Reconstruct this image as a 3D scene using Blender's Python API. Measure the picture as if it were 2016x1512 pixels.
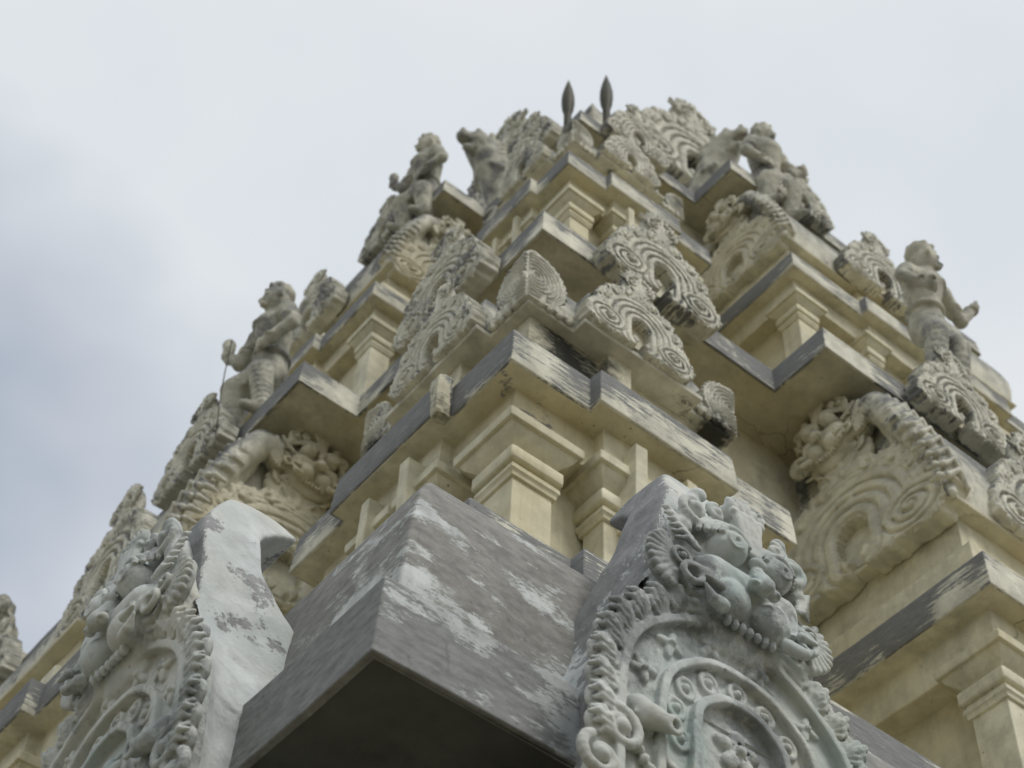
import bpy, bmesh, math, random
import numpy as np
from mathutils import Matrix, Vector, noise

for o in list(bpy.data.objects):
    bpy.data.objects.remove(o)
scene = bpy.context.scene
col = scene.collection
H = 7.13                      # height of the corner pavilion's cornice above the ground
R = math.radians

# ------------------------------------------------------------------ camera
cam_d = bpy.data.cameras.new('camera')
cam = bpy.data.objects.new('camera', cam_d)
col.objects.link(cam)
scene.camera = cam
cam_d.sensor_width = 36.0
cam_d.lens = 36.0 * 3600 / 2016
cam_d.clip_start = 0.05
cam_d.clip_end = 4000
r_ = Vector((0.780, -0.625, 0.037)); f_ = Vector((0.367, 0.505, 0.781)).normalized()
r_ = (r_ - f_ * r_.dot(f_)).normalized(); u_ = r_.cross(f_)
m = Matrix((r_, u_, -f_)).transposed().to_4x4()
m.translation = Vector((-2.516, -3.477, -5.530 + H))
cam.matrix_world = m
cam_d.dof.use_dof = True
cam_d.dof.focus_distance = 5.1
cam_d.dof.aperture_fstop = 4.6

# ------------------------------------------------------------------ sky and sun
SUN = Vector((0.10, -0.62, 0.80)).normalized()      # towards the sun
world = bpy.data.worlds.new('World')
scene.world = world
world.use_nodes = True
wt = world.node_tree
wn, wl = wt.nodes, wt.links
wn.clear()
out = wn.new('ShaderNodeOutputWorld')
bg = wn.new('ShaderNodeBackground')
sky = wn.new('ShaderNodeTexSky')
sky.sky_type = 'NISHITA'
sky.sun_disc = False
sky.sun_elevation = math.asin(SUN.z)
sky.sun_rotation = math.atan2(SUN.x, SUN.y)
sky.air_density = 1.0
sky.dust_density = 0.3
sc_ = wn.new('ShaderNodeVectorMath'); sc_.operation = 'SCALE'
sc_.inputs['Scale'].default_value = 0.15
wl.new(sky.outputs['Color'], sc_.inputs[0])
tc = wn.new('ShaderNodeTexCoord')
mp = wn.new('ShaderNodeMapping'); mp.inputs['Scale'].default_value = (1.0, 1.0, 1.5)
mp.inputs['Location'].default_value = (3.882, 2.088, 13.319)
wl.new(tc.outputs['Generated'], mp.inputs['Vector'])
cn = wn.new('ShaderNodeTexNoise'); cn.inputs['Scale'].default_value = 1.5
cn.inputs['Detail'].default_value = 5.0; cn.inputs['Roughness'].default_value = 0.5
wl.new(mp.outputs['Vector'], cn.inputs['Vector'])
cr = wn.new('ShaderNodeValToRGB')
cr.color_ramp.elements[0].position = 0.30; cr.color_ramp.elements[0].color = (0.38, 0.38, 0.38, 1)
cr.color_ramp.elements[1].position = 0.50; cr.color_ramp.elements[1].color = (1, 1, 1, 1)
wl.new(cn.outputs['Fac'], cr.inputs['Fac'])
cn2 = wn.new('ShaderNodeTexNoise'); cn2.inputs['Scale'].default_value = 2.2; cn2.inputs['Detail'].default_value = 4.0
wl.new(mp.outputs['Vector'], cn2.inputs['Vector'])
cc = wn.new('ShaderNodeValToRGB')
cc.color_ramp.elements[0].position = 0.33; cc.color_ramp.elements[0].color = (0.76, 0.82, 0.875, 1)
cc.color_ramp.elements[1].position = 0.62; cc.color_ramp.elements[1].color = (0.93, 0.955, 0.985, 1)
wl.new(cn2.outputs['Fac'], cc.inputs['Fac'])
mx = wn.new('ShaderNodeMixRGB')
wl.new(cr.outputs['Color'], mx.inputs['Fac'])
wl.new(sc_.outputs['Vector'], mx.inputs['Color1'])
wl.new(cc.outputs['Color'], mx.inputs['Color2'])
wl.new(mx.outputs['Color'], bg.inputs['Color'])
bg.inputs['Strength'].default_value = 0.80
wl.new(bg.outputs['Background'], out.inputs['Surface'])

sun_d = bpy.data.lights.new('sun', 'SUN')
sun_d.energy = 1.5
sun_d.angle = R(20)
sun_d.color = (1.0, 0.96, 0.90)
sun = bpy.data.objects.new('sun', sun_d)
col.objects.link(sun)
sun.rotation_euler = (-SUN).to_track_quat('-Z', 'Y').to_euler()

vs = scene.view_settings
vs.view_transform = 'Standard'; vs.look = 'None'; vs.exposure = 0.14; vs.gamma = 1.0
vs.use_curve_mapping = False
scene.render.engine = 'CYCLES'
scene.cycles.use_denoising = True
scene.cycles.max_bounces = 5
scene.cycles.diffuse_bounces = 4
scene.cycles.adaptive_threshold = 0.03

# ------------------------------------------------------------------ materials
def plaster(name, paint, cement, cover=0.9, scale=5.0, streak=1.0, warm=None, speck=0.5, grime=0.0,
            rise=0.0, side=0.0, gain=1.0, spot=None, keep=None, rain=0.0, weather=0.0, wcol=(0.20, 0.205, 0.205), bump=0.4, rough=0.85, soft=0.03, moss=None):
    """Lime-painted cement: patches of paint over bare cement, specks, mould, weathering of sky-facing faces."""
    mt = bpy.data.materials.new(name)
    mt.use_nodes = True
    nt = mt.node_tree; n, l = nt.nodes, nt.links
    b = n['Principled BSDF']
    b.inputs['Roughness'].default_value = rough
    b.inputs['Specular IOR Level'].default_value = 0.25
    geo = n.new('ShaderNodeNewGeometry')
    def mapped(sx, sy, sz):
        q = n.new('ShaderNodeMapping'); q.inputs['Scale'].default_value = (sx, sy, sz)
        l.new(geo.outputs['Position'], q.inputs['Vector']); return q.outputs['Vector']
    def nz(vec, s, d=6, ro=0.6):
        q = n.new('ShaderNodeTexNoise'); q.inputs['Scale'].default_value = s
        q.inputs['Detail'].default_value = d; q.inputs['Roughness'].default_value = ro
        l.new(vec, q.inputs['Vector']); return q.outputs['Fac']
    def ramp(v, a, bb):
        q = n.new('ShaderNodeMapRange'); q.inputs['From Min'].default_value = a; q.inputs['From Max'].default_value = bb
        l.new(v, q.inputs['Value']); return q.outputs['Result']
    def math_(op, a, bb):
        q = n.new('ShaderNodeMath'); q.operation = op
        for i, v in enumerate((a, bb)):
            if isinstance(v, (int, float)): q.inputs[i].default_value = v
            else: l.new(v, q.inputs[i])
        return q.outputs[0]
    def mix(f, a, bb, mode='MIX'):
        q = n.new('ShaderNodeMixRGB'); q.blend_type = mode
        for i, v in enumerate((f, a, bb)):
            if isinstance(v, (int, float)): q.inputs[i].default_value = v
            elif isinstance(v, tuple): q.inputs[i].default_value = (*v, 1) if len(v) == 3 else v
            else: l.new(v, q.inputs[i])
        return q.outputs[0]
    p1 = mapped(1, 1, 1)
    ps = mapped(1, 1, 1 + 5 * streak)
    big = nz(p1, scale * 0.45, 3, 0.55)
    mid = nz(ps, scale, 6, 0.7)
    fine = nz(ps, scale * 6, 3, 0.7)
    msk = math_('ADD', math_('MULTIPLY', big, 0.9), math_('ADD', math_('MULTIPLY', mid, 0.8), math_('MULTIPLY', fine, 0.3)))
    if gain != 1.0: msk = math_('ADD', math_('MULTIPLY', math_('SUBTRACT', msk, 1.0), gain), 1.0)
    if rise:
        at = n.new('ShaderNodeAttribute'); at.attribute_name = 'rise'
        msk = math_('ADD', msk, math_('MULTIPLY', math_('SUBTRACT', 0.5, at.outputs['Fac']), rise))
    if side:
        sx = n.new('ShaderNodeSeparateXYZ'); l.new(geo.outputs['True Normal'], sx.inputs[0])
        msk = math_('ADD', msk, math_('MULTIPLY', math_('SUBTRACT', sx.outputs['X'], sx.outputs['Y']), side))
    if keep:                                             # places where the old whitewash has survived
        for kx, ky, kz, kr in keep:
            vd = n.new('ShaderNodeVectorMath'); vd.operation = 'DISTANCE'; vd.inputs[1].default_value = (kx, ky, kz + H)
            l.new(geo.outputs['Position'], vd.inputs[0])
            msk = math_('ADD', msk, math_('MULTIPLY', ramp(vd.outputs['Value'], kr, kr * 0.25), 0.17))
    # msk has mean about 1.0; cover moves the threshold
    th = 1.0 + (0.5 - cover) * 0.62
    mask = ramp(msk, th - soft, th + soft)
    tone = nz(p1, scale * 1.3, 4, 0.65)
    dk = tuple(c * 0.74 for c in paint); lt = tuple(min(1, c * 1.12) for c in paint)
    pc = mix(ramp(tone, 0.35, 0.65), dk, lt)
    if warm:
        pc = mix(math_('MULTIPLY', ramp(nz(p1, scale * 0.3, 4, 0.5), 0.42, 0.66), 0.8), pc, warm)
    if moss:
        pc = mix(math_('MULTIPLY', ramp(nz(mapped(1.3, .7, 1), scale * 0.5, 6, 0.6), 0.48, 0.66), 0.7), pc, moss)
    dc = tuple(c * 0.72 for c in cement); lc = tuple(c * 1.25 for c in cement)
    cem = mix(ramp(nz(ps, scale * 2.2, 5, 0.68), 0.33, 0.67), dc, lc)
    c = mix(mask, cem, pc)
    if speck:
        sp = n.new('ShaderNodeTexVoronoi'); sp.inputs['Scale'].default_value = 26.0
        l.new(p1, sp.inputs['Vector'])
        sm = ramp(sp.outputs['Distance'], 0.16, 0.05)
        sm = math_('MULTIPLY', sm, ramp(nz(p1, 9, 3, 0.6), 0.55, 0.62))
        c = mix(math_('MULTIPLY', sm, speck), c, (0.07, 0.06, 0.045))
        # fine cracks
        w = n.new('ShaderNodeTexNoise'); w.inputs['Scale'].default_value = 7; w.inputs['Detail'].default_value = 4
        l.new(p1, w.inputs['Vector'])
        wv = n.new('ShaderNodeMixRGB'); wv.inputs[0].default_value = 0.12
        l.new(p1, wv.inputs[1]); l.new(w.outputs['Color'], wv.inputs[2])
        cv = n.new('ShaderNodeTexVoronoi'); cv.feature = 'DISTANCE_TO_EDGE'; cv.inputs['Scale'].default_value = 2.6
        l.new(wv.outputs[0], cv.inputs['Vector'])
        ck = math_('MULTIPLY', ramp(cv.outputs['Distance'], 0.012, 0.003), ramp(nz(p1, 1.7, 2, 0.5), 0.62, 0.68))
        c = mix(math_('MULTIPLY', ck, speck * 0.55), c, (0.05, 0.045, 0.035))
    if rain:                                             # run-off streaks
        rs_ = ramp(nz(mapped(9, 9, .55), 1.6, 5, 0.65), 0.50, 0.74)
        c = mix(math_('MULTIPLY', rs_, rain), c, mix(1.0, c, (0.62, 0.60, 0.52), 'MULTIPLY'))
    if weather:
        sep = n.new('ShaderNodeSeparateXYZ'); l.new(geo.outputs['Normal'], sep.inputs[0])
        wz = ramp(math_('ADD', sep.outputs['Z'], math_('MULTIPLY', nz(p1, scale * 1.6, 4, 0.68), 1.1)), 0.5, 0.95)
        c = mix(math_('MULTIPLY', wz, weather), c, mix(ramp(fine, 0.35, 0.65), tuple(v * 0.6 for v in wcol), tuple(v * 1.3 for v in wcol)))
    if grime:
        g = ramp(math_('ADD', math_('MULTIPLY', nz(mapped(1, 1, .6), 2.2, 6, 0.6), 0.75), math_('MULTIPLY', fine, 0.25)), 0.66 - 0.18 * grime, 0.72 - 0.12 * grime)
        c = mix(math_('MULTIPLY', g, 0.88), c, (0.028, 0.026, 0.02))
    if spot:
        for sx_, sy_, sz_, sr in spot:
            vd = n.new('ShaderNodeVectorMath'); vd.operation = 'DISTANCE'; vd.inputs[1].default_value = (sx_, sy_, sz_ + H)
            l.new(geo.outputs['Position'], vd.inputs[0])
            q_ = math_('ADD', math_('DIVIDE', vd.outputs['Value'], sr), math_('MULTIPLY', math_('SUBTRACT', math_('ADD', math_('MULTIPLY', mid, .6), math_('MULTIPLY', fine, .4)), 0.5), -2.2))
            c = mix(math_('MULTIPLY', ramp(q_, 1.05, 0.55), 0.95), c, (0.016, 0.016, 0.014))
    l.new(c, b.inputs['Base Color'])
    bm_ = n.new('ShaderNodeBump'); bm_.inputs['Strength'].default_value = bump; bm_.inputs['Distance'].default_value = 0.004
    hh = math_('ADD', math_('MULTIPLY', mask, 0.5), math_('ADD', math_('MULTIPLY', nz(p1, 60, 3, 0.65), 0.9), math_('MULTIPLY', nz(p1, 18, 3, 0.5), 0.8)))
    l.new(hh, bm_.inputs['Height'])
    l.new(bm_.outputs['Normal'], b.inputs['Normal'])
    return mt

CREAM = (0.69, 0.655, 0.50); CEM = (0.205, 0.207, 0.202)
DARK_SPOTS = [(.54, .26, .60, .30), (.26, .54, .60, .20), (.40, .02, .18, .07), (1.36, .28, .80, .15), (.28, 1.36, .80, .15)]  # mould stains first; last two darken the undersides of the ledge ends
KEEP = [(-.56, -1.05, -2.50, .40), (-1.05, -.56, -2.50, .40), (-.98, -.95, -2.40, .34), (-.62, -1.1, -2.9, .3)]
M = {
 'cream': plaster('cream_plaster', CREAM, (0.24, 0.235, 0.22), cover=0.93, scale=5, streak=0.3, warm=(0.60, 0.53, 0.34), speck=0.85, bump=0.45, rain=0.5),
 'fascia': plaster('flaking_fascia', (0.66, 0.64, 0.53), CEM, cover=0.37, scale=6, streak=1.6, speck=0.5, soft=0.05, bump=0.5, rise=0.24, side=0.10, gain=1.4),
 'neck': plaster('mouldy_plaster', CREAM, CEM, cover=0.82, scale=4, streak=0.3, speck=0.7, grime=0.5, spot=DARK_SPOTS, rain=0.4),
 'kapota': plaster('weathered_cement', (0.54, 0.56, 0.545), (0.245, 0.24, 0.222), cover=0.10, scale=8.0, streak=0.2, speck=0.45, soft=0.07, bump=0.5, side=0.04, keep=KEEP, rain=0.3, gain=1.5),
 'kapota_band': plaster('brushed_cement_band', (0.48, 0.50, 0.49), (0.225, 0.228, 0.222), cover=0.20, scale=8.0, streak=0.4, speck=0.6, soft=0.06, bump=0.5, side=0.05, keep=KEEP, gain=1.6),
 'hood': plaster('flaking_limewash', (0.56, 0.585, 0.58), (0.26, 0.262, 0.26), cover=0.58, scale=7, streak=0.0, speck=0.35, soft=0.022, warm=(0.56, 0.55, 0.49), bump=0.7, side=0.12, moss=(0.45, 0.50, 0.49)),
 'carved_grey': plaster('carved_grey_stucco', (0.60, 0.62, 0.60), (0.27, 0.285, 0.28), cover=0.60, scale=5, streak=0.0, speck=0.6, soft=0.07, warm=(0.53, 0.52, 0.44), moss=(0.33, 0.41, 0.40), bump=0.6, grime=0.15),
 'carved_cream': plaster('carved_cream_stucco', (0.69, 0.67, 0.56), (0.18, 0.18, 0.17), cover=0.74, scale=6, streak=0.0, speck=0.6, soft=0.05, weather=0.95, wcol=(0.15, 0.155, 0.15), bump=0.5, side=0.12, spot=DARK_SPOTS[3:]),
 'carved_clean': plaster('carved_ochre_stucco', (0.68, 0.65, 0.51), (0.36, 0.34, 0.28), cover=0.92, scale=5, streak=0.0, speck=0.6, soft=0.06, warm=(0.60, 0.54, 0.38), weather=0.35, bump=0.4),
 'statue': plaster('mottled_statue_stucco', (0.56, 0.54, 0.44), (0.22, 0.22, 0.205), cover=0.62, scale=8, streak=0.0, speck=0.5, soft=0.10, weather=0.7, wcol=(0.19, 0.19, 0.18), bump=0.6),
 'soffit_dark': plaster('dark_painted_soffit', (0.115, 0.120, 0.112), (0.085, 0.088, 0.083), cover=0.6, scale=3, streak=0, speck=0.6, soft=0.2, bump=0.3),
 'metal': plaster('dark_bronze', (0.075, 0.072, 0.05), (0.06, 0.06, 0.045), cover=0.7, scale=6, streak=0, speck=0, rough=0.6, bump=0.1),
 'paving': plaster('courtyard_paving', (0.20, 0.175, 0.115), (0.135, 0.118, 0.08), cover=0.6, scale=0.8, streak=0, speck=0, soft=0.2, bump=0.3),
}

# ------------------------------------------------------------------ object helpers
def empty(name, loc=(0, 0, 0)):
    o = bpy.data.objects.new(name, None); col.objects.link(o); o.location = loc; return o

def mesh_obj(name, verts, faces, mat, parent=None, smooth=40, bevel=0.0, mtx=None):
    me = bpy.data.meshes.new(name)
    me.from_pydata([tuple(v) for v in verts], [], [tuple(f) for f in faces])
    me.materials.append(M[mat])
    me.polygons.foreach_set('use_smooth', [True] * len(me.polygons))
    me.set_sharp_from_angle(angle=R(smooth))
    me.update()
    return put(name, me, parent, bevel, mtx)

def put(name, me, parent=None, bevel=0.0, mtx=None):
    o = bpy.data.objects.new(name, me); col.objects.link(o)
    o.parent = parent
    if mtx is not None: o.matrix_basis = mtx
    if bevel:
        bv = o.modifiers.new('bevel', 'BEVEL'); bv.width = bevel; bv.segments = 2; bv.limit_method = 'ANGLE'; bv.angle_limit = R(50)
        bv.harden_normals = True
    return o

def tag(o, label=None, cat=None, group=None, kind=None):
    if label: o['label'] = label
    if cat: o['category'] = cat
    if group: o['group'] = group
    if kind: o['kind'] = kind
    return o

SWAP = Matrix(((0, 1, 0, 0), (1, 0, 0, 0), (0, 0, 1, 0), (0, 0, 0, 1)))   # mirror in the corner's diagonal

def mirror(o, parent=None):
    """The same thing on the other face of the tower."""
    c = o.copy(); col.objects.link(c)
    if parent is None:
        c.parent = o.parent; c.matrix_basis = SWAP @ o.matrix_basis
    else:
        c.parent = parent
    for ch in [k for k in bpy.data.objects if k.parent == o]:
        mirror(ch, c)
    return c

def frame_right(x, y, z, su=1, sv=None, sw=None):      # local (u right, v up, w out) on a face looking to -Y
    sv = su if sv is None else sv; sw = su if sw is None else sw
    return Matrix(((su, 0, 0, x), (0, 0, -sw, y), (0, sv, 0, z), (0, 0, 0, 1)))

def frame_end(x, y, z, su=1, sv=None, sw=None):        # on a face looking to -X
    sv = su if sv is None else sv; sw = su if sw is None else sw
    return Matrix(((0, 0, -sw, x), (-su, 0, 0, y), (0, sv, 0, z), (0, 0, 0, 1)))

def wob(v, amp, f=2.3):
    q = Vector(v)
    n1 = noise.noise_vector(q * f); n2 = noise.noise_vector(q * (f * 5.1)); n3 = noise.noise_vector(q * (f * 13))
    return q + n1 * amp + n2 * (amp * 0.5) + n3 * (amp * 0.35)

def sweep(name, path, prof, mat, parent, seg=0.065, amp=0.004, bevel=0.006, close=False):
    """Run a moulding profile (out, z) along a right-angled plan line, mitred at the corners."""
    P = [Vector((a, b)) for a, b in path]
    rows = []
    nr = lambda a, b: Vector(((b - a).y, -(b - a).x)).normalized()
    for i in range(len(P)):
        ns = []
        if i > 0: ns.append(nr(P[i - 1], P[i]))
        if i < len(P) - 1: ns.append(nr(P[i], P[i + 1]))
        mi = ns[0] if len(ns) == 1 or (ns[0] - ns[1]).length < 1e-4 else ns[0] + ns[1]
        rows.append((P[i], mi))
        if i < len(P) - 1:
            L = (P[i + 1] - P[i]).length; k = int(L / seg); nn = nr(P[i], P[i + 1])
            edge = max(abs(o_) for o_, _ in prof) * 1.05 + 0.01
            for j in range(1, k + 1):
                t = j / (k + 1)
                if t * L < edge or (1 - t) * L < edge: continue
                rows.append((P[i].lerp(P[i + 1], t), nn))
    verts, faces = [], []
    npf = len(prof)
    for p, mi in rows:
        for o_, z in prof:
            q = p + mi * o_
            verts.append(wob((q.x, q.y, z), amp))
    for i in range(len(rows) - 1):
        for j in range(npf if close else npf - 1):
            k = (j + 1) % npf
            a = i * npf + j; b = i * npf + k
            faces.append((a, b, b + npf, a + npf))
    if close:
        faces.append(tuple(range(npf))[::-1]); faces.append(tuple(range((len(rows) - 1) * npf, len(rows) * npf)))
    o = mesh_obj(name, verts, [f[::-1] for f in faces], mat, parent, bevel=bevel)
    zs = [z for _, z in prof]; z0, z1 = min(zs), max(zs)
    at = o.data.attributes.new('rise', 'FLOAT', 'POINT')
    at.data.foreach_set('value', [(z - z0) / (z1 - z0 + 1e-6) for _ in rows for _, z in prof])
    return o

def boxv(x0, x1, y0, y1, z0, z1):
    v = [(x, y, z) for z in (z0, z1) for y in (y0, y1) for x in (x0, x1)]
    f = [(0, 2, 3, 1), (4, 5, 7, 6), (0, 1, 5, 4), (2, 6, 7, 3), (0, 4, 6, 2), (1, 3, 7, 5)]
    return v, f

def box(name, b6, mat, parent, bevel=0.008, amp=0.0):
    v, f = boxv(*b6)
    if amp: v = [wob(q, amp, 5) for q in v]
    return mesh_obj(name, v, f, mat, parent, bevel=bevel)

def stack(name, levels, mat, parent, bevel=0.007, mtx=None):
    """A square-plan turned piece: levels of (half width, z)."""
    v, f = [], []
    for h, z in levels:
        v += [(-h, -h, z), (h, -h, z), (h, h, z), (-h, h, z)]
    for i in range(len(levels) - 1):
        for j in range(4):
            a = i * 4 + j; b = i * 4 + (j + 1) % 4
            f.append((a, b, b + 4, a + 4))
    f.append((3, 2, 1, 0)); k = 4 * (len(levels) - 1); f.append((k, k + 1, k + 2, k + 3))
    return mesh_obj(name, v, f, mat, parent, bevel=bevel, mtx=mtx)

# ------------------------------------------------------------------ sculpting: distance fields meshed with surface nets
class Clay:
    def __init__(s, lo, hi, h):
        s.lo = np.array(lo, np.float32); s.h = h
        s.n = np.ceil((np.array(hi) - np.array(lo)) / h).astype(int) + 1
        s.ax = [s.lo[i] + h * np.arange(s.n[i], dtype=np.float32) for i in range(3)]
        s.F = np.full(tuple(s.n), 0.2, np.float32)
    def block(s, lo, hi):
        sl = []
        for i in range(3):
            a = max(0, int(np.floor((lo[i] - s.lo[i]) / s.h)) - 1); b = min(s.n[i], int(np.ceil((hi[i] - s.lo[i]) / s.h)) + 2)
            if a >= b: return None
            sl.append(slice(a, b))
        sl = tuple(sl)
        return sl, np.ix_(s.ax[0][sl[0]], s.ax[1][sl[1]], s.ax[2][sl[2]])
    def put(s, fn, lo, hi, k=0.01, cut=False):
        m = k * 1.2 + s.h * 2
        q = s.block([v - m for v in lo], [v + m for v in hi])
        if q is None: return
        sl, (x, y, z) = q
        d = fn(x, y, z).astype(np.float32)
        f = s.F[sl]
        if cut:
            d = -d; hh = np.clip(0.5 - 0.5 * (f - d) / k, 0, 1)
            s.F[sl] = f + (d - f) * hh + k * hh * (1 - hh)
        else:
            hh = np.clip(0.5 + 0.5 * (f - d) / k, 0, 1)
            s.F[sl] = f + (d - f) * hh - k * hh * (1 - hh)
    def ell(s, c, r, k=0.01, cut=False, rot=0.0):
        c = np.array(c); r = np.array(r, float); R_ = max(r); cs, sn = math.cos(rot), math.sin(rot)
        def fn(x, y, z):
            a, b = x - c[0], y - c[1]
            X, Y, Z = (cs * a + sn * b) / r[0], (-sn * a + cs * b) / r[1], (z - c[2]) / r[2]
            k0 = np.sqrt(X * X + Y * Y + Z * Z) + 1e-6
            k1 = np.sqrt((X / r[0]) ** 2 + (Y / r[1]) ** 2 + (Z / r[2]) ** 2) + 1e-6
            return k0 * (k0 - 1) / k1
        s.put(fn, c - R_, c + R_, k, cut)
    def cap(s, a, b, ra, rb=None, k=0.01, cut=False):
        rb = ra if rb is None else rb
        a = np.array(a, float); b = np.array(b, float); d = b - a; L2 = max(1e-9, float(d @ d))
        def fn(x, y, z):
            t = np.clip(((x - a[0]) * d[0] + (y - a[1]) * d[1] + (z - a[2]) * d[2]) / L2, 0, 1)
            return np.sqrt((x - a[0] - t * d[0]) ** 2 + (y - a[1] - t * d[1]) ** 2 + (z - a[2] - t * d[2]) ** 2) - (ra + (rb - ra) * t)
        R_ = max(ra, rb)
        s.put(fn, np.minimum(a, b) - R_, np.maximum(a, b) + R_, k, cut)
    def chain(s, pts, rs, k=0.01, cut=False):
        for i in range(len(pts) - 1): s.cap(pts[i], pts[i + 1], rs[i], rs[i + 1], k, cut)
    def tor(s, c, R_, r, k=0.006, sq=1.0, cut=False, a0=None, a1=None):      # ring lying in the (u,v) plane
        c = np.array(c, float)
        def fn(x, y, z):
            a, b = x - c[0], (y - c[1]) / sq
            d = np.sqrt((np.sqrt(a * a + b * b) - R_) ** 2 + (z - c[2]) ** 2) - r
            if a0 is not None:
                th = np.arctan2(b, a); mid = (a0 + a1) / 2
                dd = np.abs((th - mid + np.pi) % (2 * np.pi) - np.pi) - (a1 - a0) / 2
                d = np.maximum(d, dd * R_ + 0 * z)
            return d
        E_ = np.array([R_ + r, (R_ + r) * sq, r])
        s.put(fn, c - E_, c + E_, k, cut)
    def spiral(s, c, R_, turns, r, flip=1, z=0.0, start=0.0, k=0.004, n=26):
        pts = []; rs = []
        for i in range(n + 1):
            t = i / n; a = start + flip * turns * 2 * math.pi * t; q = R_ * (1 - 0.88 * t)
            pts.append((c[0] + q * math.cos(a), c[1] + q * math.sin(a), z + 0.3 * r * t)); rs.append(r * (1 - 0.35 * t))
        s.chain(pts, rs, k)
        s.ell((c[0], c[1], z + .3 * r), (r * 1.5,) * 3, k)
    def rough(s, amp, f=60.0):
        x, y, z = np.ix_(*s.ax)
        s.F += (amp * (np.sin(f * x + 1.3 * np.sin(f * .7 * y)) * np.sin(f * y + 1.1 * np.sin(f * .6 * z + 2)) + .6 * np.sin(f * 2.3 * x + f * 1.1 * z) * np.sin(f * 1.9 * y - f * .7 * x))).astype(np.float32)
    def mesh(s, name, mat):
        F = s.F; S = F < 0
        nx, ny, nz_ = F.shape
        cnt = np.zeros((nx - 1, ny - 1, nz_ - 1), np.uint8)
        for a in (0, 1):
            for b in (0, 1):
                for c in (0, 1):
                    cnt += S[a:nx - 1 + a, b:ny - 1 + b, c:nz_ - 1 + c]
        act = (cnt > 0) & (cnt < 8)
        I = np.argwhere(act)
        idx = np.full(act.shape, -1, np.int32); idx[act] = np.arange(len(I))
        acc = np.zeros((len(I), 3)); num = np.zeros(len(I))
        for ax in range(3):
            o1, o2 = [q for q in range(3) if q != ax]
            for a in (0, 1):
                for b in (0, 1):
                    p = I.copy(); p[:, o1] += a; p[:, o2] += b
                    q = p.copy(); q[:, ax] += 1
                    fa = F[p[:, 0], p[:, 1], p[:, 2]]; fb = F[q[:, 0], q[:, 1], q[:, 2]]
                    cr_ = (fa < 0) != (fb < 0)
                    t = np.where(cr_, fa / (fa - fb + 1e-12), 0)
                    pos = p.astype(float); pos[:, ax] += t
                    acc[cr_] += pos[cr_]; num[cr_] += 1
        V = s.lo + s.h * acc / num[:, None]
        quads = []
        for ax in range(3):
            o1, o2 = (ax + 1) % 3, (ax + 2) % 3
            sl0 = [slice(None)] * 3; sl1 = [slice(None)] * 3
            sl0[ax] = slice(0, -1); sl1[ax] = slice(1, None)
            A = S[tuple(sl0)]; B = S[tuple(sl1)]
            E_ = np.argwhere(A != B)
            E_ = E_[(E_[:, o1] > 0) & (E_[:, o2] > 0) & (E_[:, o1] < F.shape[o1] - 1) & (E_[:, o2] < F.shape[o2] - 1)]
            if not len(E_): continue
            ins = A[E_[:, 0], E_[:, 1], E_[:, 2]]
            def cell(d1, d2):
                q = E_.copy(); q[:, o1] += d1; q[:, o2] += d2
                return idx[q[:, 0], q[:, 1], q[:, 2]]
            Q = np.stack([cell(-1, -1), cell(0, -1), cell(0, 0), cell(-1, 0)], 1)
            Q[~ins] = Q[~ins][:, ::-1]
            quads.append(Q)
        Q = np.concatenate(quads)
        me = bpy.data.meshes.new(name)
        me.vertices.add(len(V)); me.vertices.foreach_set('co', V.astype(np.float32).ravel())
        me.loops.add(Q.size); me.loops.foreach_set('vertex_index', Q.ravel().astype(np.int32))
        me.polygons.add(len(Q)); me.polygons.foreach_set('loop_start', np.arange(0, Q.size, 4, dtype=np.int32))
        me.polygons.foreach_set('use_smooth', np.ones(len(Q), bool))
        me.update(calc_edges=True); me.validate()
        me.materials.append(M[mat])
        return me

def plate(V, shape, zb, zt, lo, hi, k=0.012):
    V.put(lambda x, y, z: np.maximum(np.maximum(shape(x, y) + 0 * z, z - zt), zb - z), (*lo, zb), (*hi, zt), k)

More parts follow.
